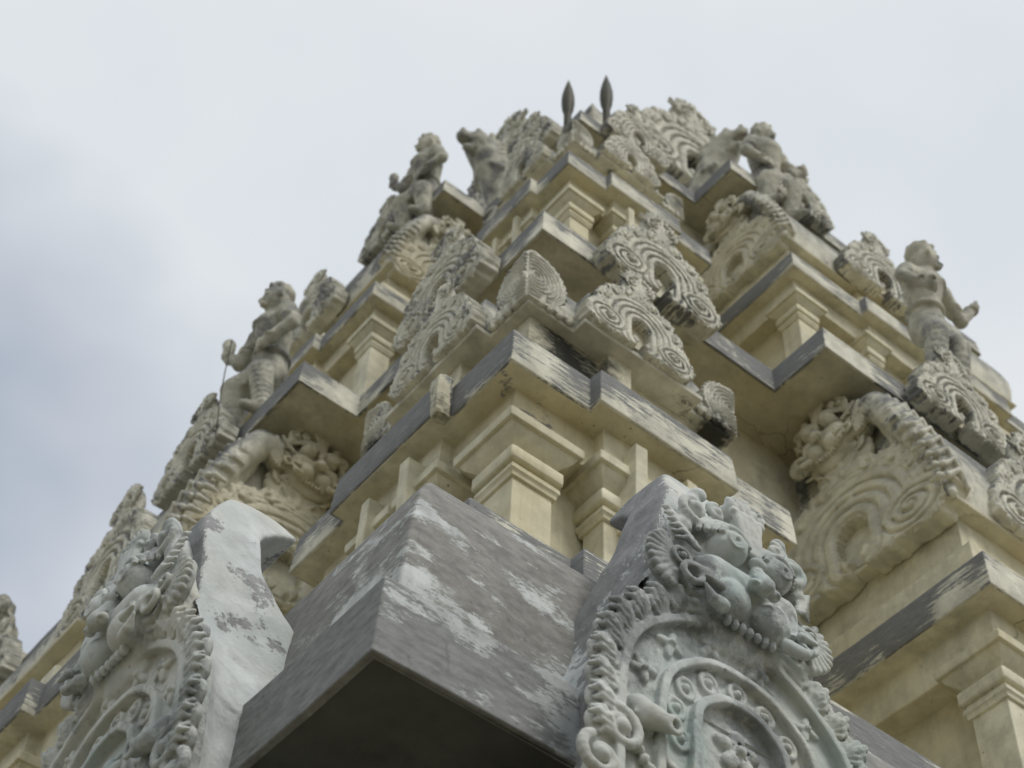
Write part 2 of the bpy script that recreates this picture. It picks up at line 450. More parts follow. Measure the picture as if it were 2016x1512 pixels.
# the lion mask that crowns the big arches; (0,0) is the middle of the mask
def lion_mask(V, ox, oy, oz, s=1.0):
    T = lambda u, v, w: (ox + u * s, oy + v * s, oz + w * s)
    E_ = lambda u, v, w, a, b, c, k=0.006, rot=0.0, cut=False: V.ell(T(u, v, w), (a * s, b * s, c * s), k * s, cut, rot)
    C_ = lambda p, q, ra, rb, k=0.005, cut=False: V.cap(T(*p), T(*q), ra * s, rb * s, k * s, cut)
    E_(0, .0, -.01, .170, .20, .050, .03)
    E_(0, .12, -.01, .130, .16, .045, .03)
    C_((-.10, -.02, .03), (.10, -.02, .03), .05, .05, .03)
    for g in (-1, 1):
        # bulging upper lips, each with a rolled rim and a seam
        E_(g * .060, -.084, .042, .056, .058, .046, .004)
        V.tor(T(g * .060, -.080, .066), .058 * s, .0085 * s, .002 * s, 1.08, a0=R(-25) if g > 0 else R(35), a1=R(145) if g > 0 else R(205))
        V.tor(T(g * .062, -.084, .092), .033 * s, .003 * s, .001 * s, 1.1, a0=R(-40) if g > 0 else R(20), a1=R(160) if g > 0 else R(220), cut=True)
        # corner of the mouth: a curl with a hole
        C_((g * .115, -.055, .05), (g * .165, -.060, .045), .018, .020, .008)
        V.tor(T(g * .172, -.078, .052), .026 * s, .0090 * s, .003 * s, 1.0)
        E_(g * .172, -.078, .060, .014, .014, .04, .003, cut=True)
        # fangs
        C_((g * .098, -.140, .060), (g * .135, -.152, .074), .019, .014, .004)
        C_((g * .135, -.152, .074), (g * .160, -.128, .080), .014, .005, .003)
        C_((g * .120, -.112, .085), (g * .163, -.110, .088), .013, .005, .003)
        # eyes: ball, iris ring, pupil, wrinkled lids
        E_(g * .068, .070, .058, .048, .048, .050, .003)
        V.tor(T(g * .074, .064, .100), .0200 * s, .0045 * s, .001 * s)
        E_(g * .074, .064, .112, .009, .009, .014, .002, cut=True)
        for q in range(4):
            V.tor(T(g * .068, .070 + .004 * q, .090 - .014 * q), (.041 + .012 * q) * s, .0078 * s, .0012 * s, 1.12, a0=R(8), a1=R(172))
        # forehead curls and horns
        V.spiral(T(g * .150, .165, 0)[:2], .050 * s, 1.35, .0125 * s, g, oz + .045 * s, R(200) if g > 0 else R(-20), .003 * s)
        V.spiral(T(g * .092, .185, 0)[:2], .026 * s, 1.2, .0095 * s, -g, oz + .055 * s, R(90), .003 * s)
        C_((g * .175, .10, .02), (g * .135, .235, .025), .028, .018, .012)
        E_(g * .125, .245, .035, .022, .020, .016, .006)
        # hair locks on the temple
        for q in range(6):
            b0 = (.150 + .006 * q, .020 + .016 * q, .050 - .004 * q); b1 = (.178 + .008 * q, .040 + .019 * q, .046 - .004 * q); b2 = (.203 + .004 * q, .036 + .021 * q, .034 - .003 * q)
            C_((g * b0[0], b0[1], b0[2]), (g * b1[0], b1[1], b1[2]), .0085, .0075, .002); C_((g * b1[0], b1[1], b1[2]), (g * b2[0], b2[1], b2[2]), .0075, .0045, .002)
        # fan-shaped ears
        for q in range(10):
            a = R(-78 + 15 * q)
            p0 = (g * .188, -.035, .032); p1 = (g * (.188 + .082 * math.cos(a)), -.035 + .082 * math.sin(a), .022)
            C_(p0, p1, .005, .0105, .002)
        E_(g * .205, -.033, .005, .07, .08, .02, .006)
        V.tor(T(g * .192, -.030, .042), .024 * s, .0065 * s, .002 * s); E_(g * .192, -.030, .045, .010, .010, .010, .002)
    for q in range(-3, 4):                               # teeth under the lip
        E_(q * .022, -.150, .040, .009, .016, .012, .002)
    C_((-.10, -.172, .050), (.10, -.172, .050), .010, .010, .004, cut=True)
    # nose
    C_((0, .020, .080), (0, -.040, .100), .017, .026, .006)
    E_(0, .045, .086, .024, .017, .018, .003)
    V.tor(T(0, -.025, .095), .026 * s, .005 * s, .002 * s, .8, a0=R(10), a1=R(170))
    for g in (-1, 1):
        E_(g * .029, -.052, .100, .016, .014, .016, .004)
        E_(g * .033, -.062, .110, .006, .006, .01, .002, cut=True)
    # fluted crest
    E_(0, .16, .045, .042, .085, .03, .006)
    for q in range(-2, 3):
        C_((q * .008, .085, .074), (q * .0165, .215, .070 - .003 * abs(q)), .0085, .0115, .0015)
    V.cap(T(-.044, .224, .066), T(.044, .224, .066), .010 * s, k=.003 * s)
    for q in range(-2, 3):
        E_(q * .021, .258 - .007 * abs(q), .058, .0135, .032, .016, .003, rot=-q * .22)
        E_(q * .021, .282 - .007 * abs(q), .066, .008, .010, .008, .002)
    E_(0, .245, .035, .062, .030, .030, .008)

def smax(a, b, k):
    h = np.clip(0.5 - 0.5 * (a - b) / k, 0, 1); return a + (b - a) * h + k * h * (1 - h)
def smin(a, b, k):
    return -smax(-a, -b, k)

# the big arch over the lowest cornice, ring centre at (0,0)
def arch_front():
    V = Clay((-.47, -.42, -.06), (.47, .86, .17), .0037)
    def hs(x, y):
        a = np.sqrt(x * x + np.maximum(y, 0) ** 2) - .375
        return np.where(y > 0, a, np.abs(x) - .375 - .03 * np.minimum(1, -y / .3))
    plate(V, hs, -.05, -.004, (-.46, -.42), (.46, .40), .006)
    # background steps between the rings
    for Rr, zz in ((.332, -.018), (.222, -.022), (.128, -.030)):
        V.put(lambda x, y, z, Rr=Rr, zz=zz: np.maximum(np.where(y > 0, np.sqrt(x * x + y * y) - Rr, np.abs(x) - Rr), zz - z), (-Rr, -.4, zz), (Rr, Rr, .03), .004, cut=True)
    for Rr, wd, zt in ((.334, .0065, .012), (.224, .0060, .006), (.130, .0070, .004)):
        def band(x, y, z, Rr=Rr, wd=wd, zt=zt):
            rr = np.where(y > 0, np.sqrt(x * x + y * y), np.abs(x) - .012 * np.minimum(1, -y / .2)) + .0016 * np.sin(9 * np.arctan2(y, x))
            q0 = np.abs(rr - Rr) - wd; q1 = np.abs(z - zt + .022) - .018
            return np.sqrt(np.maximum(q0, 0) ** 2 + np.maximum(q1, 0) ** 2) + np.minimum(np.maximum(q0, q1), 0) - .0045
        V.put(band, (-Rr - wd, -.42, -.05), (Rr + wd, Rr + wd, .04), .002)
    rnd = random.Random(4)
    for q in range(9):                                   # ringed bosses
        a = R(-18 + 27 * q) + rnd.uniform(-.03, .03); c = (.177 * math.cos(a), .177 * math.sin(a), -.017)
        V.ell((c[0], c[1], -.028), (.032, .036, .012), .003)
        V.tor(c, .0225, .0068, .002, 1.2); V.ell((c[0], c[1], -.016), (.0115, .0135, .013), .001)
    for q in range(8):                                   # small flowers
        a = R(-14 + 29.5 * q) + rnd.uniform(-.04, .04); cx, cy = .278 * math.cos(a), .278 * math.sin(a); b_ = rnd.uniform(-.5, .5)
        for p in range(4):
            b = a + b_ + R(45 + 90 * p) + rnd.uniform(-.2, .2); L = rnd.uniform(.9, 1.15)
            V.ell((cx + .019 * math.cos(b), cy + .019 * math.sin(b), -.014), (.022 * L, .0115, .012), .002, rot=b)
            V.cap((cx + .008 * math.cos(b), cy + .008 * math.sin(b), .002), (cx + .034 * math.cos(b), cy + .034 * math.sin(b), -.006), .0028, .0022, .001, cut=True)
        V.ell((cx, cy, -.003), (.0088, .0088, .0105), .001); V.ell((cx, cy, .008), (.003,) * 3, .001, cut=True)
    # flower in the middle
    for p in range(5):
        b = R(90 + 72 * p); V.ell((.034 * math.cos(b), .005 + .034 * math.sin(b), -.026), (.032, .021, .016), .003, rot=b)
        V.cap((.02 * math.cos(b), .005 + .02 * math.sin(b), -.014), (.06 * math.cos(b), .005 + .06 * math.sin(b), -.028), .004, .003, .002, cut=True)
    V.ell((0, .005, -.014), (.015,) * 3, .002)
    V.ell((0, -.11, -.04), (.035, .05, .02), .006)
    # leaf border: fronds laid round the rim, each with lobes and a curled tip
    for i in range(22):
        a = R(-26 + 232 / 21 * i)
        if 66 < math.degrees(a) < 114: continue
        g = 1 if math.degrees(a) < 90 else -1
        js = rnd.uniform(.85, 1.15)
        def B(rr, t, z, a=a, g=g):
            if math.sin(a) >= 0: return (math.cos(a) * rr - math.sin(a) * t * g, math.sin(a) * rr + math.cos(a) * t * g, z)
            return (math.copysign(rr, math.cos(a)) - math.sin(a) * t * g * .2, math.sin(a) * .36 + abs(math.cos(a)) * t, z)
        V.ell(B(.374, .004, -.010), (.046, .042, .020), .006)
        for k_, (t0, t1, t2, rr, w0) in enumerate(((-.026, -.022, -.034, .392, .010), (-.012, -.008, -.016, .408, .017), (.0, .006, .002, .420, .022), (.012, .022, .026, .410, .016), (.022, .034, .044, .394, .009))):
            V.chain([B(.346, t0 * .5, -.002), B(.346 + (rr - .346) * .45, t0, w0 * .9), B(.346 + (rr - .346) * .85, t1, w0), B(rr + .004, t2, w0 * .45)], [.0050, .0090 * js, .0100 * js, .0052], .0022)
            V.cap(B(.356, t0 * .7, w0 * .9 + .006), B(rr - .006, t1, w0 + .010), .0030, .0022, .001, cut=True)
        V.ell(B(.384, .004, .024), (.0075 * js,) * 3, .002)
    for i in range(40):                                  # bead line between leaves and ring
        a = R(-5 + 190 / 39 * i)
        if 64 < math.degrees(a) < 116: continue
        V.ell((.352 * math.cos(a), .352 * math.sin(a), .004), (.0060, .0060, .0060), .001)
    # scrolls and spouting beasts at the foot of the rings
    for g in (-1, 1):
        V.spiral((g * .345, -.150), .055, 1.5, .0125, g, .008, R(70) if g > 0 else R(110), .003)
        V.spiral((g * .395, -.255), .050, 1.4, .0125, -g, .008, R(60) if g > 0 else R(120), .003)
        V.chain([(g * .285, -.045, -.012), (g * .268, -.075, .010), (g * .235, -.090, .030)], [.030, .028, .020], .006)
        V.tor((g * .228, -.093, .040), .016, .0060, .002, 1.25)
        V.ell((g * .228, -.093, .05), (.010, .013, .04), .002, cut=True)
        for q in range(4):
            V.tor((g * (.275 - .004 * q), -.072 - .004 * q, .004 + .006 * q), .028 - .002 * q, .0035, .001, a0=R(20), a1=R(200))
        for q in range(9):
            V.cap((g * (.235 - .018 * q), -.135 - .010 * q, -.012), (g * (.205 - .018 * q), -.165 - .012 * q, -.004), .0125, .007, .003)
            V.ell((g * (.29 - .016 * q), -.165 - .020 * q, -.006), (.016, .011, .014), .003, rot=q)
    # drapery under the mask
    V.put(lambda x, y, z: smax(smax(np.abs(x) - (.235 - .42 * np.clip(y - .42, 0, .5)), np.abs(y - .54) - .20, .03), np.abs(z + .02) - .026, .01), (-.25, .34, -.05), (.25, .76, .02), .02)
    for q in range(3):
        Rr = .360 + .020 * q
        V.tor((0, 0, .006 + .013 * q), Rr, .0085, .004, a0=R(58 + 4 * q), a1=R(122 - 4 * q))
        for g in (-1, 1):
            V.cap((g * (.19 - .02 * q), .315 + .03 * q, .004 + .012 * q), (g * (.235 - .02 * q), .335 + .03 * q, .010 + .012 * q), .0085, .013, .004)
    lion_mask(V, 0, .475, .006, 1.0)
    V.rough(.0008, 80)
    return V.mesh('arch_front', 'carved_grey')

def arch_hood():
    """The vaulted body behind the arch with its swept-back crest."""
    V = Clay((-.52, -.42, -.54), (.52, 1.10, -.02), .008)
    def body(x, y, z):
        d = np.clip(-z, 0, .6)
        Rr = .392 - .085 * (1 - np.exp(-np.clip(d - .03, 0, 1) / .06)) + 1.1 * np.clip(d - .17, 0, .4) ** 2
        a = np.where(y > 0, np.sqrt(x * x + (y / 1.04) ** 2), np.abs(x) - .03 * np.clip(-y / .3, 0, 1)) - Rr
        return smax(a, z + .038, .03) * .75
    V.put(body, (-.52, -.42, -.54), (.52, .50, -.03), .02)
    def crest(x, y, z):
        t = np.clip((y - .28) / .72, 0, 1)
        hw = .245 - .165 * t + .030 * np.sin(t * 3.14)
        front = z + .032 + .10 * np.clip((t - .70) / .30, 0, 1)
        backc = -.215 - .27 * np.clip((.74 - y) / .40, 0, 1.3) ** 2 - .165 * np.clip((y - .80) / .17, 0, 1.15) ** 2
        top = y - (1.005 - 2.2 * (z + .20) ** 2)
        d = smax(smax(front, backc - z, .015), top, .02)
        return smax(d, np.abs(x) - hw, .018) * .7
    V.put(crest, (-.27, .2, -.50), (.27, 1.08, -.03), .09)
    V.rough(.0016, 22)
    return V.mesh('arch_hood', 'hood')

# horseshoe ornament with an open middle: base on (0,0), about 0.6 wide
def shoe(seed=1):
    V = Clay((-.37, -.07, -.07), (.37, .69, .075), .0042)
    rnd = random.Random(seed); ph = rnd.uniform(0, 6)
    groove = lambda d, p, w, o=0.0: np.exp(-((((d + o) / p) % 1.0 - .5) * p / w) ** 2)
    def hole(x, y):
        yy = y - np.clip(y, .065, .115)
        return np.sqrt((x * 1.0) ** 2 + yy * yy) - .055
    def spine(x, y):                                       # distance from the horseshoe's inner line
        yy = y - np.clip(y, .02, .13)
        return np.sqrt((x * .97) ** 2 + yy * yy) - .07
    def relief(x, y, z):
        d = spine(x, y)
        sx, sy = (np.abs(x) - .195) / 1.12, (y - .045) / .92
        rs = np.sqrt(sx * sx + sy * sy); th = np.arctan2(sy, sx)
        ang = np.arctan2(y - .12, np.abs(x))
        vol = np.clip((.098 - rs) / .012, 0, 1) * np.clip((.17 - y) / .03, 0, 1)
        inner = .020 - .016 * groove(d, .038, .0055) + .004 * np.clip((.10 - d) / .02, 0, 1)
        lf = ang * 9 + d * 26
        leaf = .008 + .018 * np.abs(np.sin(lf * .8 + ph)) ** .6 - .006 * groove(d, .02, .003) * (np.abs(np.sin(lf + ph)) > .3)
        t = np.clip((d - .118) / .012, 0, 1)
        h = inner * (1 - t) + leaf * t
        vr = rs + .022 * th / (2 * np.pi)
        hv = .024 - .016 * groove(vr, .030, .0048) + .010 * np.clip((.03 - rs) / .01, 0, 1)
        h = h * (1 - vol) + hv * vol
        a = np.sqrt((x / 1.02) ** 2 + (np.maximum(y - .13, 0) * .98 + np.minimum(y - .13, 0) * .6) ** 2) - .262
        b = (rs - .108)
        o = smin(a, b, .03)
        o = np.maximum(o, -.045 - y)
        o = o + .0035 * np.sin(np.arctan2(y - .1, x) * 44 + ph) + .004 * np.sin(np.arctan2(y - .1, x) * 17 + 2 * ph)
        return np.maximum(smax(o + 0 * z, (z - h) * .75, .006), -.06 - z)
    V.put(relief, (-.36, -.07, -.06), (.36, .44, .05), .003)
    V.put(lambda x, y, z: hole(x, y) + .004 * np.sin(np.arctan2(y - .1, x) * 21) + 0 * z, (-.12, -.1, -.1), (.12, .25, .1), .003, cut=True)
    V.put(lambda x, y, z: np.maximum(np.abs(x) - .014 - .3 * np.maximum(.02 - y, 0), y - .05) + .003 * np.sin(y * 180) + 0 * z, (-.06, -.1, -.1), (.06, .06, .1), .003, cut=True)
    # keystone, and a crowning leaf with two eyes of scroll
    V.cap((-.016, .262, .022), (.016, .262, .022), .012, k=.003)
    V.ell((0, .455, -.012), (.098, .115, .030), .015)
    for g in (-1, 1):
        V.spiral((g * .048, .475), .040, 1.5, .0075, g, .016, R(-60) if g > 0 else R(240), .002)
        for q in range(8):
            a = R(-5 + 14 * q); w = rnd.uniform(.8, 1.2)
            V.cap((g * .075 * math.cos(a), .475 + .075 * math.sin(a), .012), (g * .105 * w * math.cos(a + .1), .48 + .105 * w * math.sin(a + .1), .010), .010, .006, .002)
        V.cap((g * .02, .385, .014), (g * .05, .425, .018), .009, .007, .002)
        V.cap((g * .035, .36, .010), (g * .075, .395, .012), .010, .007, .003)
        for q in range(11):                               # leaves lying on the rim
            a = R(-4 + 8.2 * q); rr = .226; w = rnd.uniform(.85, 1.2)
            p0 = (g * rr * math.cos(a), .13 + rr * math.sin(a), .016); p1 = (g * (rr + .034 * w) * math.cos(a + .10), .13 + (rr + .034 * w) * math.sin(a + .10), .018)
            V.cap(p0, p1, .0105, .0055, .002); V.cap((p0[0], p0[1], .028), (p1[0], p1[1], .026), .0028, .002, .001, cut=True)
        for q in range(7):                                # frayed leaves on the scroll's foot
            a = R(-160 + 24 * q)
            V.cap((g * (.195 + .100 * math.cos(a)), .045 + .080 * math.sin(a), .006), (g * (.195 + .122 * math.cos(a - .12)), .045 + .100 * math.sin(a - .12), .010), .009, .004, .002)
    V.cap((0, .38, .012), (0, .575, .012), .012, .009, .004)
    V.rough(.0014, 95)
    return V.mesh('horseshoe_ornament', 'carved_cream')

def corner_leaf():
    """Half of the folded corner ornament: nested ovals on one face; u from the corner."""
    V = Clay((-.02, -.04, -.12), (.30, .56, .06), .0042)
    def oval(x, y, z):
        ax = x - .035; r = np.sqrt((ax / .88) ** 2 + ((y - .20) / 1.18) ** 2)
        th = np.arctan2(y - .20, ax)
        r = r + .03 * np.clip(.13 - y, 0, .2) * np.sin(x * 40)
        h = .012 + .0065 * np.cos(2 * np.pi * r / .026) * np.clip((.175 - r) / .01, 0, 1)
        o = r - .182 - .003 * np.abs(np.sin(th * 11))
        o = np.minimum(o, np.maximum(np.abs(x - .12) - .13, np.abs(y - .03) - .03))
        return np.maximum(np.maximum(o * .8 + 0 * z, (z - h) * .75), np.maximum(-.10 - z, -x))
    V.put(oval, (0, -.03, -.1), (.28, .5, .05), .004)
    for q in range(8):
        a = R(-20 + 13 * q); V.ell((.035 + .160 * math.cos(a), .20 + .210 * math.sin(a), .003), (.016, .010, .010), .008, rot=a)
    for q in range(4):
        V.cap((.07 + .05 * q, -.01, .0), (.075 + .05 * q, .04, .012), .017, .013, .004)
    V.ell((.03, .40, -.02), (.05, .025, .03), .015)
    V.rough(.0012, 85)
    return V.mesh('corner_leaf', 'carved_cream')

def lion_alone():
    V = Clay((-.30, -.24, -.08), (.30, .36, .16), .006)
    lion_mask(V, 0, 0, 0, 1.0)
    V.ell((0, .02, -.02), (.17, .2, .05), .03)
    V.rough(.001, 60)
    return V.mesh('lion_mask', 'carved_clean')

def leaf_scroll():
    """Rolled acanthus edge of the barrel roof; local x out of the gable, y across, z up (world axes)."""
    V = Clay((-.12, -.12, -.06), (.16, .50, 1.10), .008)
    pts = [(0, .0, 0), (0, .03, .18), (0, .085, .38), (0, .16, .58), (0, .235, .76), (0, .32, .90), (0, .40, .93), (0, .44, .86)]
    V.chain([(p[0] - .005 + .02 * math.sin(i), p[1], p[2]) for i, p in enumerate(pts)], [.030, .052, .062, .07, .075, .08, .072, .05], .02)
    dense = []
    for i in range(len(pts) - 2):
        for t in np.linspace(0, 1, 5)[:-1]:
            dense.append(np.array(pts[i]) * (1 - t) + np.array(pts[i + 1]) * t)
    for i, p in enumerate(dense[1:]):
        t = dense[min(i + 2, len(dense) - 1)] - dense[i]; t = t / (np.linalg.norm(t) + 1e-6)
        n_ = np.array((0, -t[2], t[1]))
        if i % 2 == 0:
            V.cap(p + n_ * .045 + np.array((-.055, 0, 0)), p + n_ * .085 + t * .05 + np.array((.0, 0, 0)), .022, .012, .006)
            V.cap(p + n_ * .085 + t * .05, p + n_ * .05 + np.array((.06, 0, 0)), .012, .02, .006)
            V.cap(p + n_ * .02 + np.array((-.085, 0, 0)), p - n_ * .04 + t * .03 + np.array((-.075, 0, 0)), .02, .012, .006)
    V.cap((.05, .06, .06), (.05, .30, .80), .05, .06, .03)
    V.rough(.0015, 50)
    return V.mesh('leaf_scroll', 'carved_cream')

# ------------------------------------------------------------------ the setting: ground
g_v, g_f = boxv(-900, 900, -900, 900, -0.5, 0)
ground = mesh_obj('ground', [(-900, -900, 0), (900, -900, 0), (900, 900, 0), (-900, 900, 0)], [(0, 1, 2, 3)], 'paving')
tag(ground, kind='structure')

# ------------------------------------------------------------------ the tower
tower = empty('temple_tower', (0, 0, H))
tag(tower, 'tall cream plastered temple tower with flaking grey cornices and carved arches', 'temple tower')
W = 8.4                                                # cornice-to-cornice width of the tower at the first storey
mirx = lambda pts: [(W - a, b) for a, b in pts][::-1]

def both(o):
    mirror(o); return o

def right_path(c, bay, by):
    """Half plan: corner at c, projecting bay from x=bay with front at y=by, then the mirrored end."""
    return [(c, c), (bay, c), (bay, by), (W - bay, by), (W - bay, c), (W - c, c)]

def full(p):
    return [(b, a) for a, b in p[:0:-1]] + p

def kapota(c, bay, by, z0, s, mats, wall, soff, low=False):
    """Great cornice: fascia band, curved upper face and flat underside, all round both faces."""
    p = full(right_path(c, bay, by))
    hi = [(-.13 * s, z0 + .20 * s), (-.125 * s, z0 + .36 * s), (-.142 * s, z0 + .50 * s), (-.172 * s, z0 + .68 * s), (-.205 * s, z0 + .82 * s),
                                (-.25 * s, z0 + .91 * s), (-.34 * s, z0 + 1.0 * s), (-.48 * s, z0 + 1.07 * s), (-.66 * s, z0 + 1.15 * s)]
    lo = [(-.13 * s, z0 + .20 * s), (-.15 * s, z0 + .27 * s), (-.22 * s, z0 + .34 * s), (-.36 * s, z0 + .42 * s), (-.60 * s, z0 + .50 * s), (-1.1 * s, z0 + .58 * s)]
    cove = sweep('cornice', p, lo if low else hi, mats[0], tower, amp=.006 * s, bevel=.012 * s)
    sweep('fascia', p, [(-.02 * s, z0 - .0), (0, z0), (-.012 * s, z0 + .12 * s), (-.018 * s, z0 + .24 * s), (-.16 * s, z0 + .25 * s)], mats[1], cove, amp=.005 * s, bevel=.006 * s)
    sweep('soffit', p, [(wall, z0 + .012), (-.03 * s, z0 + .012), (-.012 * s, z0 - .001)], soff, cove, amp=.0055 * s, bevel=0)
    return cove

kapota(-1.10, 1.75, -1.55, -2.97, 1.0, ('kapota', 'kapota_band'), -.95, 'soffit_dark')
kapota(.507, 2.075, .130, 1.965, .80, ('carved_cream', 'fascia'), -.85, 'cream', True)
kapota(1.745, 2.86, 1.35, 6.00, .68, ('carved_cream', 'fascia'), -.75, 'cream', True)

def core(name, d, z0, z1, mat='cream'):
    return box(name, (d, W - d, d, W - d, z0, z1), mat, tower, bevel=0.0)

core('lower_wall', -.25, -H - .02, -2.94)
core('storey_wall', .83, -2.2, 1.98)
core('storey_wall', 1.93, 1.7, 6.02)
core('storey_wall', 2.49, 5.8, 7.34, 'carved_cream')

# wall mouldings of one pavilion or bay -------------------------------------------------------------
PLINTH = [(.44, -1.95), (.44, -1.475), (.432, -1.47), (.10, -1.468)]
def block(path, s, z0, ledge_path=None, roof=True, plinth=.44, necks=True):
    Z_ = lambda pr: [(a * s, z0 + b * s) for a, b in pr]
    sw = lambda nme, pr, mt, pth=path, bv=.007: sweep(nme, pth, Z_(pr), mt, tower, amp=.0055 * s, bevel=bv * s)
    sw('plinth', [(plinth, -2.3), (plinth + .004, -1.50), (plinth - .004, -1.47), (.0, -1.465)], 'fascia')
    sw('plinth', [(.02, -1.48), (.02, -1.36), (-.06, -1.35), (-.30, -1.35)], 'cream')
    sw('wall', [(-.235, -1.6), (-.235, -.02)], 'cream', bv=0)
    sw('beam', [(-.30, -.20), (-.112, -.195), (-.107, .0), (-.014, -.001), (-.010, .003)], 'cream')
    sw('cornice_band', [(-.015, .001), (-.003, 0), (0, .006), (-.006, .11), (-.0126, .213), (-.5, .225)], 'fascia')
    if necks:
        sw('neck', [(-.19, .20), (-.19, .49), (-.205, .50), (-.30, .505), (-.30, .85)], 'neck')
        lp = ledge_path or path; li = 0.0 if ledge_path else -.235
        lg = [(li - .32, .836), (li, .842), (li + .004, .868), (li - .012, .872)]
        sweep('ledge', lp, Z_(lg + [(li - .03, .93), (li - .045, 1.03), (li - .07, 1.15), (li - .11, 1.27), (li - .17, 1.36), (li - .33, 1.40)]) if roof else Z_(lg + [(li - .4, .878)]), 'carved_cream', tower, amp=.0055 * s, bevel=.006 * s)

def pilaster(x, y, s, z0, half=.095, front=False):
    sh = stack('pilaster', [(half, -1.50), (half, -.455)], 'cream', tower, .006, Matrix.Translation((x, y, z0)) @ Matrix.Scale(s, 4))
    h = half
    stack('neck_band', [(h + .012, -.462), (h + .014, -.44), (h + .022, -.432), (h + .022, -.41), (h + .010, -.40), (h + .010, -.375)], 'cream', sh, .004)
    stack('capital', [(h + .026, -.388), (h + .032, -.378), (h + .032, -.325), (h + .022, -.312), (h + .0, -.30)], 'cream', sh, .010)
    stack('bell', [(h + .0, -.315), (h + .022, -.285), (h + .055, -.262), (h + .066, -.240), (h + .07, -.232)], 'cream', sh, 0)
    stack('abacus', [(h + .085, -.236), (h + .088, -.190), (h + .080, -.184)], 'cream', sh, .006)
    return sh

# ---- first-storey corner pavilion
pav = [(0, 0), (.392, 0), (.392, -.066), (1.128, -.066), (1.128, 0), (1.52, 0), (1.52, 1.0)]
pled = [(.245, .245), (.50, .222), (.505, .165), (1.185, .165), (1.185, .240), (1.44, .240), (1.44, 1.0)]
pled = [(.245, .245), (.50, .245), (.50, .165), (1.185, .165), (1.185, .245), (1.44, .245), (1.44, 1.0)]
def tf(p, d, s): return [(d + a * s, d + b * s) for a, b in p]
def pavilion(d, z0, s):
    block(full(tf(pav, d, s)), s, z0, full(tf(pled, d, s)), plinth=.44 if s == 1 else .10)
    pilaster(d + .235 * s, d + .235 * s, s, z0)
    for q in (.60, .92):
        both(pilaster(d + q * s, d + .150 * s, s, z0, .062))
    both(pilaster(d + 1.285 * s, d + .235 * s, s, z0))
    for q, wd in ((.600, .062), (.872, .055)):
        st = box('door_jamb', (d + q * s, d + (q + wd) * s, d - .030 * s, d + .10 * s, z0 - .50 * s, z0 - .075 * s), 'cream', tower, .006, .008)
        both(st)
pavilion(0, 0, 1.0)
pavilion(1.257, 4.29, .80)
v, f = [], []
for k_, (z, e) in enumerate(((-.012, .010), (.0, .0), (.05, -.004), (.10, .002), (.15, -.002), (.20, .006), (.226, .016))):
    for a, b in ((-.078, .378), (-.055, .370), (-.015, .372), (-.005, .42), (-.04, .430), (-.076, .425)):
        v.append(wob((a + e, b + e * .5, z), .012, 9))
for k_ in range(6):
    for j in range(6): f.append((k_ * 6 + j, (k_ + 1) * 6 + j, (k_ + 1) * 6 + (j + 1) % 6, k_ * 6 + (j + 1) % 6))
f.append((5, 4, 3, 2, 1, 0)); f.append(tuple(range(36, 42)))
f = [q[::-1] for q in f]
tag(mesh_obj('repair_patch', v, f, 'neck', tower, smooth=30), 'crumbling cement patch at the joint of the cornice')

# ---- projecting bays in the middle of each face
def bay(b0, by, z0, s, back):
    p = [(b0, back), (b0, by), (b0 + .78 * s, by), (b0 + .78 * s, by - .072 * s), (W - b0 - .78 * s, by - .072 * s), (W - b0 - .78 * s, by), (W - b0, by), (W - b0, back)]
    Z_ = lambda pr: [(a * s, z0 + b * s) for a, b in pr]
    parts = []
    def sw(nme, pr, mt, bv=.007): parts.append(sweep(nme, p, Z_(pr), mt, tower, amp=.0055 * s, bevel=bv * s))
    pl = .44 if s == 1 else .10
    sw('plinth', [(pl, -2.3), (pl + .004, -1.50), (pl - .004, -1.47), (.0, -1.465)], 'fascia')
    sw('plinth', [(.02, -1.48), (.02, -1.36), (-.06, -1.35), (-.30, -1.35)], 'cream')
    sw('wall', [(-.235, -1.6), (-.235, -.02)], 'cream', 0)
    sw('beam', [(-.30, -.20), (-.112, -.195), (-.107, .0), (-.014, -.001), (-.010, .003)], 'cream')
    sw('cornice_band', [(-.015, .001), (-.003, 0), (0, .006), (-.006, .11), (-.0126, .213), (-.5, .225)], 'fascia')
    sw('neck', [(-.15, .20), (-.155, .48), (-.165, .49), (-.285, .495), (-.285, .85)], 'cream')
    sw('ledge', [(-.34, .838), (-.205, .842), (-.20, .868), (-.212, .874), (-.36, .882)], 'carved_clean')
    for o in parts: both(o)
    both(pilaster(b0 + .235 * s, by + .235 * s, s, z0)); both(pilaster(W - b0 - .235 * s, by + .235 * s, s, z0))
    for q in (.95, 1.55):
        both(pilaster(b0 + q * s, by + .15 * s, s, z0, .07)); both(pilaster(W - b0 - q * s, by + .15 * s, s, z0, .07))
    # barrel roof
    x0, x1 = b0 + .25 * s, W - b0 - .25 * s; y0 = by + .215 * s
    prof = [(0, .872), (-.03, 1.0), (-.02, 1.15), (.03, 1.32), (.10, 1.50), (.20, 1.68), (.33, 1.80), (.50, 1.86), (.66, 1.88), (1.25, 1.88)]
    v, f = [], []
    nx = 14
    for i in range(nx + 1):
        x = x0 + (x1 - x0) * i / nx
        for a, b in prof: v.append(wob((x, y0 + a * s, z0 + b * s), .006 * s))
        v.append((x, y0 + 1.25 * s, z0 + .86 * s))
    k = len(prof) + 1
    for i in range(nx):
        for j in range(k - 1): f.append((i * k + j, (i + 1) * k + j, (i + 1) * k + j + 1, i * k + j + 1))
    f.append(tuple(range(k))); f.append(tuple(range(nx * k, nx * k + k))[::-1])
    both(mesh_obj('barrel_roof', v, f, 'carved_cream', tower, smooth=60))
bay(2.27, -.374, 0, 1.0, 1.1)
bay(2.87, .913, 4.29, .80, 2.1)

